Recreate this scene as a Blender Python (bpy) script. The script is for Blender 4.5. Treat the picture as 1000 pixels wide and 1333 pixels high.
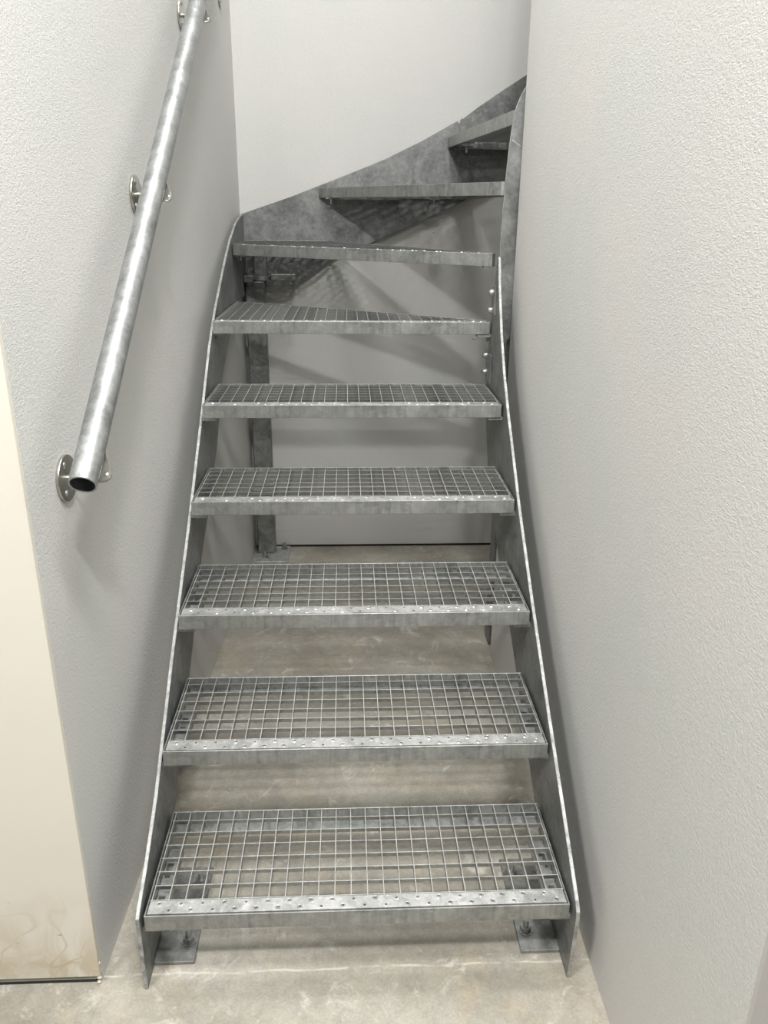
import bpy, bmesh, math, random
from mathutils import Vector, Matrix

random.seed(7)
C = bpy.context.scene.collection
for o in list(bpy.data.objects):
    bpy.data.objects.remove(o)
scene = bpy.context.scene

# ------------------------------------------------------------------ camera
F_PX, PITCH, YAW, ROLL = 1042.09, 0.360815, 0.0479388, 0.0095998
CAM = Vector((-0.016845, -1.23097, 1.513387))
cy, sy, cp, sp = math.cos(YAW), math.sin(YAW), math.cos(PITCH), math.sin(PITCH)
fwd = Vector((sy * cp, cy * cp, -sp))
r0 = Vector((cy, -sy, 0))
u0 = r0.cross(fwd)
cr, sr = math.cos(ROLL), math.sin(ROLL)
right = cr * r0 + sr * u0
up = -sr * r0 + cr * u0
cam_data = bpy.data.cameras.new('camera')
cam_data.sensor_fit = 'HORIZONTAL'
cam_data.sensor_width = 36.0
cam_data.lens = 36.0 * F_PX / 1000.0
cam_data.clip_start = 0.02
cam = bpy.data.objects.new('camera', cam_data)
C.objects.link(cam)
m = Matrix((right, up, -fwd)).transposed().to_4x4()
m.translation = CAM
cam.matrix_world = m
scene.camera = cam

# ------------------------------------------------------------------ world, lamps, exposure
w = bpy.data.worlds.new('world')
scene.world = w
w.use_nodes = True
w.node_tree.nodes['Background'].inputs[0].default_value = (0.95, 0.97, 1.0, 1)
w.node_tree.nodes['Background'].inputs[1].default_value = 0.09


def area(name, loc, target, sx, syy, power, col=(1, 0.985, 0.965)):
    d = bpy.data.lights.new(name, 'AREA')
    d.shape = 'RECTANGLE'
    d.size, d.size_y, d.energy, d.color = sx, syy, power, col
    o = bpy.data.objects.new(name, d)
    C.objects.link(o)
    o.location = loc
    o.rotation_euler = (Vector(target) - Vector(loc)).to_track_quat('-Z', 'Y').to_euler()
    return o


area('ceiling_lamp', (0.10, -1.45, 2.95), (0.10, -0.6, 0), 0.15, 0.11, 52)
area('hall_lamp', (-1.75, -1.75, 3.7), (-0.2, -0.2, 0.6), 0.7, 0.3, 96, (1, 0.975, 0.935))
area('fill_lamp', (0.45, -1.0, 4.0), (-0.25, -0.1, 0), 0.9, 0.4, 96)  # added fill light with no known source, lifts the left and lower walls
area('stairwell_lamp', (0.1, 0.9, 4.3), (0.0, 1.3, 0), 0.45, 0.4, 56)

scene.view_settings.view_transform = 'Standard'
scene.view_settings.look = 'None'
scene.view_settings.gamma = 1
scene.view_settings.use_curve_mapping = False
scene.view_settings.exposure = -0.12


# ------------------------------------------------------------------ node helpers
class NT:
    def __init__(s, name):
        s.m = bpy.data.materials.new(name)
        s.m.use_nodes = True
        s.t = s.m.node_tree
        s.b = s.t.nodes['Principled BSDF']
        s.tc = s.n('ShaderNodeTexCoord')

    def n(s, typ, **kw):
        x = s.t.nodes.new(typ)
        for k, v in kw.items():
            if hasattr(x, k):
                setattr(x, k, v)
            else:
                x.inputs[k].default_value = v
        return x

    def l(s, a, b):
        s.t.links.new(a, b)

    def coord(s, scale=(1, 1, 1), loc=(0, 0, 0), rot=(0, 0, 0)):
        mp = s.n('ShaderNodeMapping')
        mp.inputs['Scale'].default_value = scale
        mp.inputs['Location'].default_value = loc
        mp.inputs['Rotation'].default_value = rot
        s.l(s.tc.outputs['Object'], mp.inputs[0])
        return mp.outputs[0]

    def noise(s, vec, scale, detail=4, rough=0.55, dist=0.0):
        x = s.n('ShaderNodeTexNoise', Scale=scale, Detail=detail, Roughness=rough, Distortion=dist)
        s.l(vec, x.inputs['Vector'])
        return x.outputs['Fac']

    def ramp(s, fac, stops):
        x = s.n('ShaderNodeValToRGB')
        e = x.color_ramp.elements
        while len(e) < len(stops):
            e.new(0.5)
        for k, (p, c) in enumerate(stops):
            e[k].position = p
            e[k].color = (c, c, c, 1) if not isinstance(c, tuple) else (*c, 1)
        s.l(fac, x.inputs[0])
        return x.outputs[0]

    def mix(s, a, b, fac, mode='MIX'):
        x = s.n('ShaderNodeMix', data_type='RGBA', blend_type=mode)
        for v, i in ((fac, 0), (a, 6), (b, 7)):
            if isinstance(v, (int, float)):
                x.inputs[i].default_value = v if i == 0 else (v, v, v, 1)
            elif isinstance(v, tuple):
                x.inputs[i].default_value = (*v, 1)
            else:
                s.l(v, x.inputs[i])
        return x.outputs[2]

    def math(s, op, a, b):
        x = s.n('ShaderNodeMath', operation=op)
        for v, i in ((a, 0), (b, 1)):
            if isinstance(v, (int, float)):
                x.inputs[i].default_value = v
            else:
                s.l(v, x.inputs[i])
        return x.outputs[0]

    def bump(s, h, strength, dist):
        x = s.n('ShaderNodeBump', Strength=strength, Distance=dist)
        s.l(h, x.inputs['Height'])
        s.l(x.outputs[0], s.b.inputs['Normal'])

    def base(s, c):
        if isinstance(c, tuple):
            s.b.inputs['Base Color'].default_value = (*c, 1)
        else:
            s.l(c, s.b.inputs['Base Color'])


def galvanised(name, lo, hi, rough=(0.38, 0.6), streak=0.0, metallic=0.7, scale=9.0):
    t = NT(name)
    v = t.coord()
    n1 = t.noise(v, scale, 5, 0.62, 0.6)
    vo = t.n('ShaderNodeTexVoronoi', Scale=90.0)
    t.l(v, vo.inputs['Vector'])
    cell = t.n('ShaderNodeRGBToBW')
    t.l(vo.outputs['Color'], cell.inputs[0])
    n2 = t.noise(v, scale * 4.2, 5, 0.65, 0.8)
    f = t.math('ADD', t.math('MULTIPLY', n1, 0.55), t.math('ADD', t.math('MULTIPLY', n2, 0.37), t.math('MULTIPLY', cell.outputs[0], 0.08)))
    if streak:
        st = t.noise(t.coord((70, 70, 4)), 1.0, 3, 0.6, 0.4)
        f = t.math('ADD', t.math('MULTIPLY', f, 1 - streak), t.math('MULTIPLY', st, streak))
    col = t.ramp(f, [(0.37, lo), (0.50, tuple((a + b) / 2 for a, b in zip(lo, hi))), (0.63, hi)])
    spots = t.ramp(t.noise(v, 38, 3, 0.6), [(0.66, 0.0), (0.74, 1.0)])
    col = t.mix(col, tuple(min(1, c * 1.45) for c in hi), t.math('MULTIPLY', spots, 0.45))
    t.base(col)
    t.l(t.ramp(n1, [(0.3, rough[0]), (0.7, rough[1])]), t.b.inputs['Roughness'])
    t.b.inputs['Metallic'].default_value = metallic
    t.bump(t.noise(v, 120, 3), 0.15, 0.0015)
    return t.m


M = {}
M['zinc_plate'] = galvanised('galvanised_plate', (0.15, 0.156, 0.153), (0.33, 0.34, 0.335))
M['zinc_tread'] = galvanised('galvanised_tread', (0.19, 0.198, 0.193), (0.46, 0.47, 0.455), streak=0.28)
M['zinc_nosing'] = galvanised('galvanised_nosing', (0.40, 0.41, 0.405), (0.72, 0.73, 0.715), rough=(0.32, 0.5), scale=26)
M['zinc_bar'] = galvanised('galvanised_bar', (0.22, 0.227, 0.223), (0.44, 0.45, 0.44), rough=(0.3, 0.42), metallic=0.9)  # bar sides coloured darker for the shade between bars
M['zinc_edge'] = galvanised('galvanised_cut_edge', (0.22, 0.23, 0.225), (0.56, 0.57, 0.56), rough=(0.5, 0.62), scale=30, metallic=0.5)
M['zinc_top_lit'] = galvanised('galvanised_bar_top_lit', (0.34, 0.355, 0.35), (0.62, 0.63, 0.615), rough=(0.3, 0.5), metallic=0.45, scale=40)  # paler copy for bar tops, overhead light put into the colour
M['zinc_bolt'] = galvanised('bright_zinc_bolt', (0.30, 0.31, 0.305), (0.56, 0.57, 0.56), rough=(0.32, 0.5), metallic=0.9)
M['zinc_tube'] = galvanised('galvanised_tube', (0.28, 0.293, 0.297), (0.50, 0.515, 0.515), rough=(0.36, 0.55), metallic=0.85, scale=26)


def steel():
    t = NT('stainless_steel')
    t.base(t.ramp(t.noise(t.coord(), 60, 3), [(0.3, (0.42, 0.41, 0.37)), (0.7, (0.56, 0.55, 0.50))]))
    t.b.inputs['Metallic'].default_value = 0.95
    t.b.inputs['Roughness'].default_value = 0.28
    return t.m


M['stainless'] = steel()


def textured_wall(name, col):
    t = NT(name)
    v = t.coord()
    patch = t.noise(v, 2.2, 3)
    t.base(t.ramp(patch, [(0.35, (col[0] * 0.955, col[1] * 0.975, col[2] * 0.97)), (0.65, (col[0] * 1.005, col[1] * 0.99, col[2] * 0.99))]))
    a = t.noise(t.coord((120, 120, 400), rot=(0.25, 0.25, 0.1)), 1.0, 2, 0.5, 0.3)
    b = t.noise(t.coord((370, 370, 130), rot=(-0.2, 0.2, 0)), 1.0, 2, 0.5, 0.3)
    h = t.math('MAXIMUM', a, b)
    h = t.math('ADD', h, t.math('MULTIPLY', t.noise(v, 150, 2), 0.5))
    t.bump(h, 0.48, 0.003)
    t.b.inputs['Roughness'].default_value = 0.62
    t.b.inputs['Specular IOR Level'].default_value = 0.35
    return t.m


M['wall'] = textured_wall('white_textured_wallcovering', (0.634, 0.632, 0.614))


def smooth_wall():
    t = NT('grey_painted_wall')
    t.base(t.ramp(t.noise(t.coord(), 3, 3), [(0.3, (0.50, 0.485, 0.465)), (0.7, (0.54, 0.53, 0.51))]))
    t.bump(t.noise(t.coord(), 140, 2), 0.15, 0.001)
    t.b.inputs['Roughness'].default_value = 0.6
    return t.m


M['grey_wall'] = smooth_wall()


def cream():
    t = NT('cream_painted_board')
    v = t.coord()
    sep = t.n('ShaderNodeSeparateXYZ')
    t.l(v, sep.inputs[0])
    x, z = sep.outputs[0], sep.outputs[2]
    base = t.ramp(t.noise(v, 2.5, 3), [(0.3, (0.72, 0.685, 0.60)), (0.7, (0.77, 0.74, 0.655))])
    # brown smears in the lowest 25 cm
    low = t.ramp(z, [(0.06, 1.0), (0.27, 0.0)])
    dn = t.noise(t.coord((1, 1, 0.8)), 7, 4, 0.6, 1.6)
    smear = t.ramp(dn, [(0.42, 0.0), (0.56, 1.0)])
    wob = t.noise(v, 5.5, 2, 0.5, 0.8)
    band = t.math('ABSOLUTE', t.math('SUBTRACT', wob, 0.5), 0.0)
    line = t.ramp(band, [(0.0, 1.0), (0.018, 0.0)])
    f = t.math('MULTIPLY', t.math('MAXIMUM', t.math('MULTIPLY', smear, 0.6), t.math('MULTIPLY', line, 0.8)), low)
    col = t.mix(base, (0.50, 0.40, 0.26), f)
    # small dark nicks
    vo = t.n('ShaderNodeTexVoronoi', Scale=13.0)
    t.l(t.coord((1, 1, 2.2), rot=(0, 0.5, 0)), vo.inputs['Vector'])
    nick = t.math('MULTIPLY', t.ramp(vo.outputs['Distance'], [(0.05, 1.0), (0.075, 0.0)]), low)
    col = t.mix(col, (0.14, 0.12, 0.10), t.math('MULTIPLY', nick, 0.8))
    t.base(col)
    t.bump(t.noise(v, 90, 2), 0.08, 0.001)
    t.b.inputs['Roughness'].default_value = 0.5
    return t.m


M['cream'] = cream()


def plain(name, col, rough=0.7):
    t = NT(name)
    t.base(t.ramp(t.noise(t.coord(), 25, 3), [(0.3, tuple(c * 0.85 for c in col)), (0.7, col)]))
    t.b.inputs['Roughness'].default_value = rough
    return t.m


M['board_edge'] = plain('green_board_edge', (0.34, 0.36, 0.30))
M['filler'] = plain('white_filler', (0.72, 0.69, 0.60))
M['dark_gap'] = plain('dark_joint', (0.035, 0.032, 0.03), 0.9)


def concrete():
    t = NT('stained_concrete')
    v = t.coord()
    big = t.noise(v, 2.3, 6, 0.6, 0.4)
    col = t.ramp(big, [(0.30, (0.25, 0.233, 0.194)), (0.5, (0.36, 0.342, 0.292)), (0.70, (0.46, 0.443, 0.39))])
    brown = t.ramp(t.noise(t.coord(loc=(3, 1, 0)), 4.5, 5, 0.65, 0.8), [(0.52, 0.0), (0.72, 1.0)])
    col = t.mix(col, (0.43, 0.36, 0.25), t.math('MULTIPLY', brown, 0.45))
    white = t.ramp(t.noise(t.coord(loc=(7, 2, 0)), 11, 5, 0.7, 1.0), [(0.58, 0.0), (0.72, 1.0)])
    col = t.mix(col, (0.74, 0.72, 0.66), t.math('MULTIPLY', white, 0.6))
    mid = t.noise(t.coord(loc=(1, 9, 0)), 24, 5, 0.7, 0.8)
    col = t.mix(col, t.ramp(mid, [(0.3, 0.72), (0.7, 1.2)]), 0.6, 'MULTIPLY')
    fine = t.noise(v, 160, 3, 0.7)
    col = t.mix(col, t.ramp(fine, [(0.3, 0.62), (0.7, 1.15)]), 0.45, 'MULTIPLY')
    # ragged pale joint line across the floor just in front of the stairs
    sx = t.n('ShaderNodeSeparateXYZ')
    t.l(v, sx.inputs[0])
    jl = t.math('ABSOLUTE', t.math('SUBTRACT', t.math('ADD', sx.outputs[1], t.math('MULTIPLY', t.noise(v, 9, 3), 0.022)), 0.036), 0.0)
    jl = t.math('MULTIPLY', t.ramp(jl, [(0.0, 1.0), (0.0035, 0.0)]), t.ramp(t.noise(v, 14, 3), [(0.40, 0.0), (0.55, 1.0)]))
    col = t.mix(col, (0.76, 0.75, 0.68), t.math('MULTIPLY', jl, 0.42))
    # trowel scratches
    s1 = t.noise(t.coord((30, 300, 1), rot=(0, 0, 0.9)), 1, 2, 0.6)
    s2 = t.noise(t.coord((260, 26, 1), rot=(0, 0, 0.35)), 1, 2, 0.6)
    scr = t.ramp(t.math('MAXIMUM', s1, s2), [(0.66, 0.0), (0.74, 1.0)])
    col = t.mix(col, (0.30, 0.27, 0.23), t.math('MULTIPLY', scr, 0.6))
    t.base(col)
    t.bump(t.math('ADD', t.noise(v, 30, 5), t.math('MULTIPLY', fine, 0.4)), 0.25, 0.003)
    t.b.inputs['Roughness'].default_value = 0.7
    return t.m


M['concrete'] = concrete()


# ------------------------------------------------------------------ mesh builder
class MB:
    def __init__(s):
        s.v, s.f = [], []

    def prism(s, pts, off):
        """polygon pts (3-D) swept along the vector off"""
        n, b = len(pts), len(s.v)
        off = Vector(off)
        s.v += [Vector(p) for p in pts] + [Vector(p) + off for p in pts]
        s.f.append(tuple(range(b, b + n)))
        s.f.append(tuple(range(b + 2 * n - 1, b + n - 1, -1)))
        for i in range(n):
            j = (i + 1) % n
            s.f.append((b + i, b + n + i, b + n + j, b + j))
        return s

    def box(s, lo, hi):
        x0, y0, z0 = lo
        x1, y1, z1 = hi
        return s.prism([(x0, y0, z0), (x1, y0, z0), (x1, y1, z0), (x0, y1, z0)], (0, 0, z1 - z0))

    def tube(s, a, b, r, n=16, r2=None, inner=None):
        a, b = Vector(a), Vector(b)
        d = (b - a).normalized()
        x = d.orthogonal().normalized()
        y = d.cross(x)
        r2 = r if r2 is None else r2
        ang = [2 * math.pi * k / n for k in range(n)]
        ring = lambda c, rr: [c + rr * (math.cos(t) * x + math.sin(t) * y) for t in ang]
        base = len(s.v)
        if inner is None:
            s.v += ring(a, r) + ring(b, r2)
            s.f.append(tuple(range(base + n - 1, base - 1, -1)))
            s.f.append(tuple(range(base + n, base + 2 * n)))
            for k in range(n):
                j = (k + 1) % n
                s.f.append((base + k, base + j, base + n + j, base + n + k))
        else:
            s.v += ring(a, r) + ring(b, r) + ring(b, inner) + ring(a, inner)
            for q in range(4):
                o1, o2 = base + q * n, base + ((q + 1) % 4) * n
                for k in range(n):
                    j = (k + 1) % n
                    s.f.append((o1 + k, o1 + j, o2 + j, o2 + k))
        return s

    def dome(s, c, d, r, n=10, h=None):
        c, d = Vector(c), Vector(d).normalized()
        x = d.orthogonal().normalized()
        y = d.cross(x)
        h = r if h is None else h
        base = len(s.v)
        rings = 4
        for i in range(rings):
            t = (math.pi / 2) * i / rings
            for k in range(n):
                g = 2 * math.pi * k / n
                s.v.append(c + d * h * math.sin(t) + r * math.cos(t) * (math.cos(g) * x + math.sin(g) * y))
        s.v.append(c + d * h)
        for i in range(rings - 1):
            for k in range(n):
                j = (k + 1) % n
                s.f.append((base + i * n + k, base + i * n + j, base + (i + 1) * n + j, base + (i + 1) * n + k))
        tip = len(s.v) - 1
        for k in range(n):
            s.f.append((base + (rings - 1) * n + k, base + (rings - 1) * n + (k + 1) % n, tip))
        s.f.append(tuple(range(base + n - 1, base - 1, -1)))
        return s

    def mesh(s, name, mat, bevel=0.0, smooth=False, segs=1):
        bm = bmesh.new()
        vs = [bm.verts.new(p) for p in s.v]
        bm.verts.ensure_lookup_table()
        for f in s.f:
            try:
                bm.faces.new([vs[i] for i in f])
            except ValueError:
                pass
        bmesh.ops.recalc_face_normals(bm, faces=bm.faces)
        if bevel:
            es = [e for e in bm.edges if len(e.link_faces) == 2 and e.calc_face_angle(0) > 0.6]
            bmesh.ops.bevel(bm, geom=es, offset=bevel, segments=segs, profile=0.5, affect='EDGES', clamp_overlap=True)
        me = bpy.data.meshes.new(name)
        bm.to_mesh(me)
        bm.free()
        for mt in (mat if isinstance(mat, (list, tuple)) else [mat]):
            me.materials.append(mt)
        if smooth:
            for p in me.polygons:
                p.use_smooth = True
            me.set_sharp_from_angle(angle=math.radians(40))
        return me

    def build(s, name, mat, parent=None, loc=(0, 0, 0), rz=0.0, **kw):
        return link(name, s.mesh(name, mat, **kw), parent, loc, rz)


def link(name, me, parent=None, loc=(0, 0, 0), rz=0.0):
    o = bpy.data.objects.new(name, me)
    C.objects.link(o)
    o.location = loc
    o.rotation_euler = (0, 0, rz)
    if parent:
        o.parent = parent
    return o


def empty(name, loc, label, cat):
    o = bpy.data.objects.new(name, None)
    C.objects.link(o)
    o.location = loc
    o.empty_display_size = 0.1
    o['label'], o['category'] = label, cat
    return o


def struct(o, label):
    o['kind'] = 'structure'
    o['label'] = label
    return o


# ------------------------------------------------------------------ setting
HT = 4.6


def LX(y):            # left wall face, slightly out of square
    return -0.5378 + 0.0370 * y


YB, XR, YR0, YR1 = 2.310, 0.497, -0.517, 1.300
struct(MB().box((-3.4, -3.6, -0.12), (3.0, YB + 0.1, 0)).build('floor', M['concrete']),
       'stained beige concrete floor under the steel stairs')
struct(MB().box((-3.4, -3.6, HT), (2.6, YB + 0.1, HT + 0.1)).build('ceiling', M['grey_wall']), 'plain pale ceiling high above the stairs')
lw = MB().prism([(LX(0.02), 0.02, 0.0), (LX(YB), YB, 0.0), (LX(YB) - 0.12, YB, 0.0), (LX(0.02) - 0.12, 0.02, 0.0)], (0, 0, HT))
struct(lw.build('wall_left', M['wall']), 'white textured wall left of the stairs carrying the tube handrail')
struct(MB().box((-0.60, YB, 0.012), (2.6, YB + 0.1, HT)).build('wall_back', M['wall']),
       'white textured wall behind the stairs')
struct(MB().box((XR, YR0 + 0.008, 0), (2.6, YR1, HT)).build('wall_right', M['wall']),
       'white textured wall right of the stairs')
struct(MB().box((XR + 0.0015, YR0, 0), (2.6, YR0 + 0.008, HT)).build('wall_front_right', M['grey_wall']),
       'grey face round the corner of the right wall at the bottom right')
struct(MB().box((-3.4, 0.006, 0.021), (LX(0.02), 0.02, HT)).build('wall_front_left', M['cream'], bevel=0.0015),
       'cream painted board with brown smears low down at the far left')
struct(MB().box((-3.4, 0.011, 0.009), (LX(0.02) - 0.004, 0.032, 0.021)).build('trim_1', M['board_edge']),
       'thin green board edge below the cream wall')
struct(MB().box((-3.4, 0.012, 0.0), (LX(0.02) - 0.012, 0.036, 0.009)).build('trim_2', M['dark_gap']),
       'dark gap under the cream board')
struct(MB().box((-0.45, YB + 0.004, 0.0), (2.6, YB + 0.1, 0.012)).build('trim_3', M['dark_gap']),
       'dark joint under the back wall')
# chipped filler on the cream corner
fl = MB()
for k in range(5):
    z = 0.004 + k * 0.012
    fl.dome((LX(0.02) - 0.003 + random.uniform(-0.004, 0.003), 0.010 + random.uniform(-0.002, 0.002), z),
            (random.uniform(-.3, .6), -1, 0.2), random.uniform(0.004, 0.007), 7, 0.004)
struct(fl.build('trim_4', M['filler'], smooth=True), 'chipped white filler at the foot of the cream corner')

# ------------------------------------------------------------------ staircase
stair = empty('metal_staircase', (0, 0, 0),
              'galvanised grey steel staircase with grating treads turning right between white walls', 'staircase')
PT = 0.008
# left stringer (plane across x)
Ltop = [(-.012, .192), (0.002, .203), (.08, .238), (.2, .308), (.467, .512), (.759, .716), (1.096, .970), (1.281, 1.118), (1.43, 1.208),
        (1.578, 1.280), (1.72, 1.346), (1.863, 1.405), (2.056, 1.462), (2.18, 1.482), (2.285, 1.492)]
Lbot = [(2.285, 1.19), (1.95, 1.15), (1.724, 1.088), (1.60, 1.04), (1.485, .982), (1.284, .80), (1.115, .692), (.884, .575), (.661, .399), (.409, .225),
        (.20, 0.07), (.13, 0.012), (.12, 0), (-.010, 0)]
Rtop = [(-.016, 0.0), (-.028, .17), (-.026, .192), (-.012, .208), (.106, .292), (.307, .432), (.544, .605), (.76, .775), (.977, .972), (1.07, 1.066), (1.148, 1.168),
        (1.19, 1.24), (1.225, 1.305), (1.25, 1.375), (1.256, 1.385), (1.268, 1.385)]
Rbot = [(1.29, 1.30), (1.325, 1.182), (1.345, 1.08), (1.345, .96), (1.30, .84), (1.211, .712), (.986, .54), (.704, .383), (.413, .198), (.22, .07), (.13, .012), (.12, 0)]


def plate_x(x0, pts, name):
    me = MB().prism([(x0, y, z) for y, z in pts], (PT, 0, 0))
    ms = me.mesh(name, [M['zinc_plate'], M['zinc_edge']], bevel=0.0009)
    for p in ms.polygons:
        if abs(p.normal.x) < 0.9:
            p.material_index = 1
    return link(name, ms, stair)


def plate_y(y0, pts, name):
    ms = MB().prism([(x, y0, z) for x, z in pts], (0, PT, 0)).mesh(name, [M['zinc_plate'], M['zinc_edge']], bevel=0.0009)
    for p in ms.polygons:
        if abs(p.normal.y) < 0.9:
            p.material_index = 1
    return link(name, ms, stair)


s_left = plate_x(-.445, Ltop + Lbot, 'stringer')
s_right = plate_x(.437, Rtop + Rbot, 'stringer')
YW = 2.286   # wall side stringer of the turned flight
s_back = plate_y(YW, [(-.445, 1.493), (-.236, 1.562), (-.048, 1.632), (.138, 1.703), (.292, 1.775), (.40, 1.832), (.432, 1.849), (.432, 1.842),
                      (.440, 1.842), (.440, 1.535), (.268, 1.462), (.096, 1.388), (-.08, 1.318), (-.247, 1.195), (-.27, 1.188), (-.445, 1.188)], 'stringer')
s_back2 = plate_y(YW, [(.4405, 1.535), (.4405, 1.852), (.447, 1.858), (.452, 1.856), (.503, 1.893), (.592, 1.951), (.694, 2.014), (1.25, 2.40), (1.25, 1.93)], 'stringer')
YI = 1.3125  # newel side stringer of the turned flight
s_inner = plate_y(YI, [(.452, 1.392), (.4515, 1.48), (.456, 1.60), (.460, 1.671), (.4655, 1.74), (.470, 1.772), (.4755, 1.795), (.486, 1.822), (.502, 1.850),
                       (.56, 1.925), (1.25, 2.40), (1.25, 1.78), (.62, 1.30), (.505, 1.20), (.503, 1.165), (.497, 1.138), (.485, 1.124), (.470, 1.112), (.452, 1.108)], 'stringer')
# weld scratch on the inner plate
MB().prism([(.468, YI - .0012, 1.705), (.4945, YI - .0012, 1.688), (.4945, YI - .0012, 1.692), (.468, YI - .0012, 1.709)], (0, .0015, 0)).build('weld_bead', M['zinc_edge'], s_inner)

# ---- treads
LIP, BT = 0.038, 0.003
PX, PY = 0.0340, 0.0380


def clip(poly, p, d):
    """parameter interval of the line p + t d inside the convex ccw polygon"""
    t0, t1 = -1e9, 1e9
    n = len(poly)
    for i in range(n):
        a, b = poly[i], poly[(i + 1) % n]
        ex, ey = b[0] - a[0], b[1] - a[1]
        nx, ny = -ey, ex
        num = nx * (p[0] - a[0]) + ny * (p[1] - a[1])
        den = nx * d[0] + ny * d[1]
        if abs(den) < 1e-12:
            if num < 0:
                return None
            continue
        t = -num / den
        if den > 0:
            t0 = max(t0, t)
        else:
            t1 = min(t1, t)
    return (t0, t1) if t1 - t0 > 0.012 else None


def inset(poly, d):
    n = len(poly)
    out = []
    for i in range(n):
        p0, p1, p2 = (Vector(poly[(i + k) % n]) for k in (-1, 0, 1))
        e1, e2 = (p1 - p0).normalized(), (p2 - p1).normalized()
        n1, n2 = Vector((-e1.y, e1.x)), Vector((-e2.y, e2.x))
        k = (n1 + n2) / max(0.15, (1 + n1.dot(n2)))
        out.append(p1 + k * d)
    return out


def band_mesh(poly):
    n = len(poly)
    inn = inset(poly, BT)
    mb = MB()
    for p in poly:
        mb.v.append(Vector((p[0], p[1], 0)))
    for p in poly:
        mb.v.append(Vector((p[0], p[1], -LIP)))
    for p in inn:
        mb.v.append(Vector((p.x, p.y, 0)))
    for p in inn:
        mb.v.append(Vector((p.x, p.y, -LIP)))
    for i in range(n):
        j = (i + 1) % n
        mb.f += [(i, j, n + j, n + i), (2 * n + j, 2 * n + i, 3 * n + i, 3 * n + j), (j, i, 2 * n + i, 2 * n + j), (n + i, n + j, 3 * n + j, 3 * n + i)]
    return mb


def rear_lip(mb, poly, d=0.030):
    '''inward flange along the lower rear edge of a straight tread'''
    mb.box((-W + BT, D - d, -LIP), (W - BT, D - BT, -LIP + 0.003))
    return mb


def nosing_mb(x0, x1, y0=0.0072, y1=0.040):
    """checker-punched strip: folded plate with two staggered rows of raised holes"""
    mb = MB()
    zt = -0.0015
    mb.box((x0, y0, -0.030), (x1, y0 + 0.0022, zt - .0003))
    mb.box((x0, y1 - 0.002, -0.006), (x1, y1, zt - .0003))
    n = int((x1 - x0 - .004) / 0.022)
    a0 = x0 + ((x1 - x0) - n * 0.022) / 2
    ym = y0 + (y1 - y0) * 0.5

    def quad(xa, ya, xb, yb):
        b = len(mb.v)
        mb.v += [Vector((xa, ya, zt)), Vector((xb, ya, zt)), Vector((xb, yb, zt)), Vector((xa, yb, zt))]
        mb.f.append((b, b + 1, b + 2, b + 3))

    def holed(xa, ya, xb, yb, rise):
        cx_, cy_ = (xa + xb) / 2, (ya + yb) / 2
        b = len(mb.v)
        for sx_, sy_ in ((1, 0), (1, 1), (0, 1), (-1, 1), (-1, 0), (-1, -1), (0, -1), (1, -1)):
            mb.v.append(Vector((cx_ + sx_ * (xb - xa) / 2, cy_ + sy_ * (yb - ya) / 2, zt)))
        for r, z in ((.0058, zt), (.0040, zt + rise), (.0030, zt + rise * .8), (.0030, zt - .006)):
            for q in range(8):
                g = 2 * math.pi * q / 8
                mb.v.append(Vector((cx_ + r * math.cos(g), cy_ + r * math.sin(g), z)))
        for k in range(4):
            for q in range(8):
                w_ = (q + 1) % 8
                mb.f.append((b + k * 8 + q, b + k * 8 + w_, b + (k + 1) * 8 + w_, b + (k + 1) * 8 + q))

    quad(x0, y0, a0, y1)
    quad(a0 + n * .022, y0, x1, y1)
    for k in range(n):
        xa, xb = a0 + k * .022, a0 + (k + 1) * .022
        rise = (.0022, .0003, .0018, .0002, .0020)[(k * 3 + k // 4) % 5]
        if k % 2:
            holed(xa, y0, xb, ym, rise)
            quad(xa, ym, xb, y1)
        else:
            quad(xa, y0, xb, ym)
            holed(xa, ym, xb, y1, rise)
    return mb


def lit_top(me):  # upward faces get the paler zinc that imitates light from above
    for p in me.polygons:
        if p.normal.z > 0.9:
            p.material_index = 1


def grating(tread, poly, xa, xb, cache=None, below=True):
    """bearing bars along x, cross bars along y, clipped to the tread outline"""
    inn = [tuple(p) for p in inset(poly, BT + 0.0008)]
    ymax = max(p[1] for p in inn)
    y = 0.0405
    rows = []
    while y < ymax - 0.006:
        rows.append(y)
        y += PY
    for y in rows:
        c = clip(inn, (0, y), (1, 0))
        if not c:
            continue
        if cache is not None and ('b', 0) in cache:
            me = cache[('b', 0)]
        else:
            me = MB().box((c[0], 0, -0.0105), (c[1], 0.0022, -0.0010)).mesh('bearing_bar', [M['zinc_bar'], M['zinc_top_lit']])
            lit_top(me)
            if cache is not None:
                cache[('b', 0)] = me
        link('bearing_bar', me, tread, (0, y, 0))
    nx = int((xb - xa) / PX)
    x = xa + ((xb - xa) - nx * PX) / 2
    while x < xb:
        c = clip(inn, (x, 0), (0, 1))
        if c and c[1] > 0.052:
            a = max(c[0], 0.040)
            if cache is not None and ('c', 0) in cache:
                me = cache[('c', 0)]
            else:
                me = MB().box((0, a, -0.018), (0.0020, c[1], -0.0006)).mesh('cross_bar', [M['zinc_bar'], M['zinc_top_lit']])
                lit_top(me)
                if cache is not None:
                    cache[('c', 0)] = me
            link('cross_bar', me, tread, (x, 0, 0))
        x += PX


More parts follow.
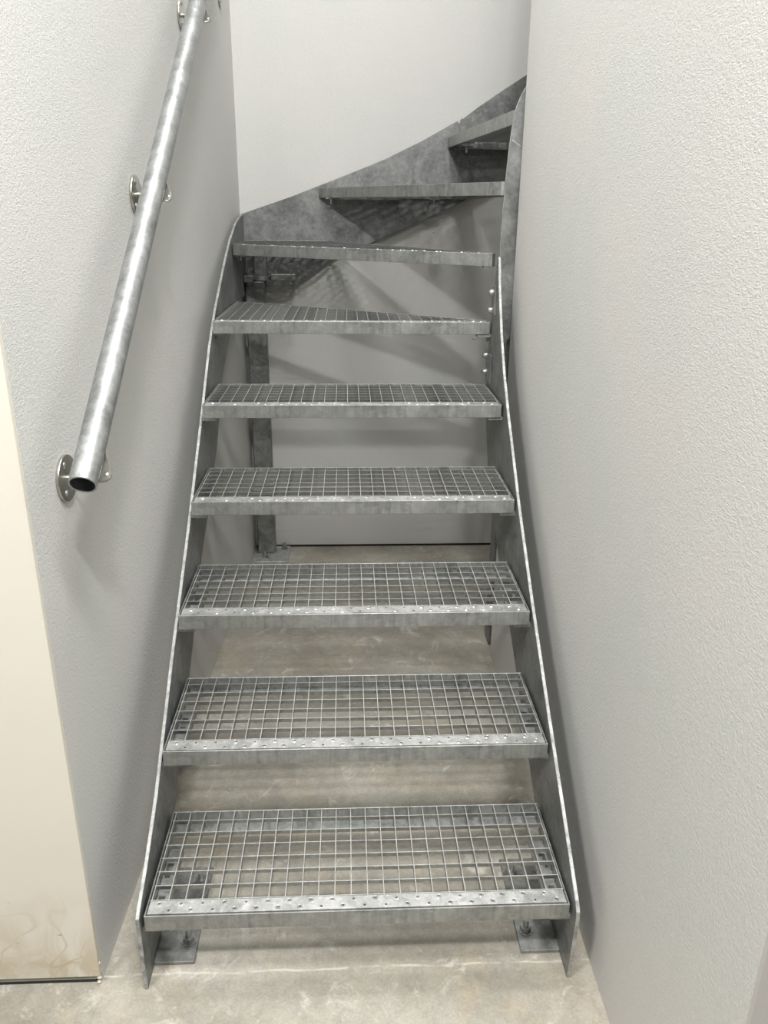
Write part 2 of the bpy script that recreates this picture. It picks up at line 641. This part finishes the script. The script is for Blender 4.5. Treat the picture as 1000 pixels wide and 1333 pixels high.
W, G, D = 0.4314, 0.25897, 0.2998
Z = lambda n: 0.187 + 0.2 * (n - 1)
rect = [(-W, 0), (W, 0), (W, D), (-W, D)]
band_me = rear_lip(band_mesh(rect), rect).mesh('tread', M['zinc_tread'], bevel=0.0007)
nose_me = nosing_mb(-W + 0.005, W - 0.005).mesh('nosing', M['zinc_nosing'])
cache = {}
treads = []
for i in range(1, 6):
    t = link('tread', band_me, stair, (0, (i - 1) * G, Z(i)))
    link('nosing', nose_me, t)
    grating(t, rect, -W, W, cache)
    treads.append(t)


def winder(fl, fr, rest, z):
    """tread with its front edge from fl to fr; rest = other corners ccw after fr"""
    fl, fr = Vector(fl), Vector(fr)
    mid = (fl + fr) / 2
    d = (fr - fl)
    ang = math.atan2(d.y, d.x)
    ca, sa = math.cos(-ang), math.sin(-ang)
    loc = lambda p: ((p[0] - mid.x) * ca - (p[1] - mid.y) * sa, (p[0] - mid.x) * sa + (p[1] - mid.y) * ca)
    poly = [loc(p) for p in [fl, fr] + rest]
    h = d.length / 2
    t = link('tread', band_mesh(poly).mesh('tread', M['zinc_tread'], bevel=0.0007), stair, (mid.x, mid.y, z), ang)
    inn = [tuple(p) for p in inset(poly, BT)]
    cA, cB = clip(inn, (0, 0.006), (1, 0)), clip(inn, (0, 0.039), (1, 0))
    x0, x1 = max(cA[0], cB[0]) + 0.002, min(cA[1], cB[1]) - 0.002
    link('nosing', nosing_mb(x0, x1).mesh('nosing', M['zinc_nosing']), t)
    xs = [p[0] for p in poly]
    grating(t, poly, min(xs), max(xs))
    return t


YN = 1.324
treads.append(winder((-W, 1.312), (W, 1.310), [(W, 1.356), (-W, 1.893)], Z(6)))
treads.append(winder((-W, 1.875), (W, 1.326), [(.445, 1.352), (-.10, 2.278), (-W, 2.278)], Z(7) + .004))
treads.append(winder((-.126, 2.278), (.4465, YN + .002), [(.50, YN + .002), (.50, 2.278)], Z(8) + .008))
treads.append(winder((.395, 2.278), (.470, YN + .002), [(.74, YN + .002), (.70, 2.278)], Z(9)))

# ---- seat brackets below the tread ends (angle irons with slotted holes)


def seat_bracket_mesh(sgn, x_plate, length):
    mb = MB()
    x0, x1 = (x_plate, x_plate + sgn * 0.042)
    lo, hi = min(x0, x1), max(x0, x1)
    w3 = (hi - lo) / 3
    # slotted horizontal leg, built around two slots
    mb.box((lo, 0, -0.009), (lo + w3, length, 0))
    mb.box((hi - w3, 0, -0.009), (hi, length, 0))
    for a, b in ((0, .18), (.38, .62), (.82, 1)):
        mb.box((lo + w3, a * length, -0.009), (hi - w3, b * length, 0))
    v0, v1 = sorted((x0, x0 + sgn * 0.005))
    mb.box((v0, min(0.05, length * .4), -0.028), (v1, length, -0.009))
    return mb.mesh('seat_bracket', M['zinc_tread'])


sbL, sbR = seat_bracket_mesh(1, -.437, 0.21), seat_bracket_mesh(-1, .437, 0.21)
sbLs, sbRs = seat_bracket_mesh(1, -.437, 0.16), seat_bracket_mesh(-1, .437, 0.05)
bolt_mb = MB().tube((0, 0, 0), (0, 0, -0.006), 0.0085, 6).tube((0, 0, -0.006), (0, 0, -0.018), 0.0045, 8)
bolt_mb.dome((0, 0, -0.018), (0, 0, -1), 0.0045, 8, 0.002)
bolt_me = bolt_mb.mesh('tread_bolt', M['zinc_bolt'], smooth=True)
for i in range(1, 8):
    zb = (Z(i) if i < 7 else Z(7) + .004) - LIP - 0.0003
    yf = (i - 1) * G
    if i <= 5:
        for me in (sbL, sbR):
            b = link('seat_bracket', me, stair, (0, yf + 0.007, zb))
            for q in (0.06, 0.15):
                link('bolt', bolt_me, b, (-.416 if me is sbL else .416, q, -0.005))
    elif i == 6:
        link('seat_bracket', sbL, stair, (0, 1.34, zb))
        b = link('seat_bracket', sbRs, stair, (0, 1.314, zb))
        hk = MB()
        pts = [(.425, .012, -.005), (.405, .010, -.004), (.398, .010, -.010), (.393, .010, -.016), (.386, .010, -.0185), (.381, .010, -.014)]
        for a, c in zip(pts, pts[1:]):
            hk.tube(a, c, 0.0022, 6)
        hk.build('wire_hook', M['zinc_plate'], b, smooth=True)
    else:
        b = link('seat_bracket', sbLs, stair, (0, 1.93, zb))
        link('bolt', bolt_me, b, (-.416, 0.03, -0.005))
        sb7 = MB().box((.408, 1.328, -.005), (.450, 1.362, 0)).build('seat_bracket', M['zinc_plate'], stair, (0, 0, zb))
# bolts hanging under the turned treads
for x, y, z in ((-.345, 2.00, Z(7)), (-.232, 2.05, Z(7)), (-.075, 2.235, Z(8) + .006), (.335, 2.18, Z(8) + .006), (.46, 2.20, Z(9) - .001)):
    bk = MB().box((-.022, -.022, 0), (.022, .022, .004)).build('bolt_plate', M['zinc_plate'], stair, (x, y, z - LIP - .002))
    link('bolt', bolt_me, bk, (0, 0, 0))
# wall side seat angles under treads eight and nine
for x0, x1, z in ((-.10, .20, Z(8) + .008), (.42, .66, Z(9))):
    MB().box((x0, YW - .040, -.005), (x1, YW, 0)).box((x0, YW - .005, -.035), (x1, YW, -.005)).build('seat_bracket', M['zinc_plate'], stair, (0, 0, z - LIP - .0004))

# splice bolts on the right stringer
sb_me = MB().tube((0, 0, 0), (-.004, 0, 0), 0.0125, 14).dome((-.004, 0, 0), (-1, 0, 0), 0.0105, 14, 0.0115).mesh('splice_bolt', M['zinc_bolt'], smooth=True)
splice = MB().box((.432, 1.262, 1.000), (.4368, 1.345, 1.09)).box((.432, 1.250, 1.215), (.4368, 1.300, 1.30)).build('splice_plate', M['zinc_plate'], stair, bevel=0.0008)
for y, z in ((1.287, 1.279), (1.293, 1.226), (1.338, 1.080), (1.336, 1.027)):
    link('splice_bolt', sb_me, splice, (.432, y, z))

# ---- foot plates with anchor bolts
anchor = MB().tube((0, 0, 0), (0, 0, .0025), 0.0165, 18).tube((0, 0, .0025), (0, 0, .014), 0.0125, 6).tube((0, 0, .014), (0, 0, .032), 0.0062, 10)
anchor_me = anchor.mesh('anchor_bolt', M['zinc_bolt'], smooth=True)
for sg in (-1, 1):
    xs = sorted((sg * .437, sg * .352))
    fp = MB().box((xs[0], .046, 0), (xs[1], .31, .009)).build('foot_plate', M['zinc_tread'], stair, bevel=0.001)
    for yy in (.098, .26):
        link('anchor_bolt', anchor_me, fp, (sg * .372, yy, .009))

# ---- corner post
post = MB()
hollow = lambda x0, x1, y0, y1, z0, z1: post.box((x0, y0, z0), (x1, y1, z1))
hollow(-.436, -.356, 2.215, 2.280, .010, 1.232)
corner = post.build('post', M['zinc_plate'], stair, bevel=0.006, segs=3)
bp = MB().box((-.443, 2.122, 0), (-.292, 2.300, .010)).build('post_base_plate', M['zinc_nosing'], corner, bevel=0.001)
for x, y in ((-.400, 2.172), (-.318, 2.268)):
    link('anchor_bolt', anchor_me, corner, (x, y, .010))
up2 = MB().box((-.397, 2.222, 1.232), (-.345, 2.272, 1.352)).build('post_top', M['zinc_plate'], corner, bevel=0.005, segs=2)
# bolted clamp round the post
clamp = MB().box((-.434, 2.172, 1.232), (-.398, 2.212, 1.258)).build('post_clamp', M['zinc_plate'], stair, bevel=0.002)
MB().tube((-.366, 2.215, 1.240), (-.366, 2.215, 1.256), 0.046, 24, inner=0.030).build('clamp_ring', M['zinc_bolt'], clamp, smooth=True)
MB().box((-.325, 2.180, 1.240), (-.225, 2.205, 1.264)).box((-.325, 2.206, 1.240), (-.225, 2.230, 1.264)).build('clamp_bar', M['zinc_plate'], clamp, bevel=0.002)
for x in (-.415, -.305, -.245):
    MB().tube((x, 2.190, 1.222), (x, 2.190, 1.282), 0.004, 8).tube((x, 2.190, 1.264), (x, 2.190, 1.272), 0.009, 6).tube((x, 2.190, 1.232), (x, 2.190, 1.224), 0.009, 6).build('clamp_bolt', M['zinc_bolt'], clamp, smooth=True)
MB().prism([(-.335, 2.20, 1.278), (-.318, 2.20, 1.272), (-.268, 2.20, 1.345), (-.288, 2.20, 1.345)], (0, .012, 0)).build('post_brace', M['zinc_plate'], stair, bevel=0.001)
# post under the newel side stringer
ip = MB().box((.500, 1.362, 0), (.540, 1.440, 1.26)).build('post', M['zinc_plate'], stair, bevel=0.004, segs=2)

# ------------------------------------------------------------------ handrail
rail = empty('handrail', (LX(0.1), 0.1, 1.0), 'galvanised tube handrail with steel brackets sloping up the left wall', 'handrail')
ro = Vector(rail.location)
RA = Vector((LX(.05) + .080, .046, 1.083))
RB = Vector((LX(1.85) + .080, 1.85, 2.462))
rd = (RB - RA).normalized()
tb = MB().tube(RA - ro, RB - ro, 0.0235, 40, inner=0.0205).build('rail_tube', M['zinc_tube'], rail, smooth=True)
# each bracket: round wall plate with three screws, bent rod, plate under the tube
ry = math.atan(0.0370)
side = rd.cross(Vector((0, 0, 1))).normalized()
down = side.cross(rd).normalized() * -1
if down.z > 0:
    down = -down


def plate_disc(mb, c, n, r, h):
    return mb.tube(c, Vector(c) + Vector(n) * h, r, 32)


def bracket(t, yc, zc, rail_plate=True):
    n = Vector((math.cos(ry), -math.sin(ry), 0))
    wc = Vector((LX(yc), yc, zc))
    k = 1.0 if rail_plate else 0.74
    b = plate_disc(MB(), n * 0.0004, n, 0.0435 * k, 0.006).build('bracket', M['stainless'], rail, wc - ro, bevel=0.0014, segs=2, smooth=True)
    for a in (110, 235, 0):
        p = n * 0.0062 + Vector((0, math.cos(math.radians(a)) * .029 * k, math.sin(math.radians(a)) * .029 * k))
        MB().dome(p, n, 0.0062, 12, 0.003).build('screw', M['zinc_bolt'], b, smooth=True)
    if not rail_plate:
        MB().tube(n * .006, n * .02, .0075, 14).build('bracket_arm', M['stainless'], b, smooth=True)
        return b
    # plate under the tube: wide rounded lower end, tapering uphill
    base = RA + rd * t + down * 0.0238 - wc
    half = [(0, .012), (0, .022), (.003, .029), (.009, .0335), (.018, .0335), (.030, .030), (.048, .022), (.070, .013), (.080, .008)]
    out = [base + rd * a + side * c for a, c in half] + [base + rd * a - side * c for a, c in reversed(half)]
    MB().prism(out, down * 0.005).build('saddle_plate', M['stainless'], b, bevel=0.001, smooth=True)
    for sg in (-1, 1):
        MB().dome(base + side * sg * .026 + rd * .016, -down, 0.0045, 10, 0.002).build('screw', M['zinc_bolt'], b, smooth=True)
    foot = base + rd * .03 + down * 0.004
    arm = MB()
    chain = [n * 0.006, n * 0.03, Vector((foot.x * .62, foot.y * .35, foot.z * .25)), foot]
    for a, c in zip(chain, chain[1:]):
        arm.tube(a, c, 0.006, 12)
        arm.dome(c, (c - a), 0.006, 12)
    arm.build('bracket_arm', M['stainless'], b, smooth=True)
    return b


bracket(.022, .177, 1.052)
bracket(.764, .797, 1.541)
bracket(1.512, 1.432, 2.028)
bracket(0, 2.088, 2.215, False)
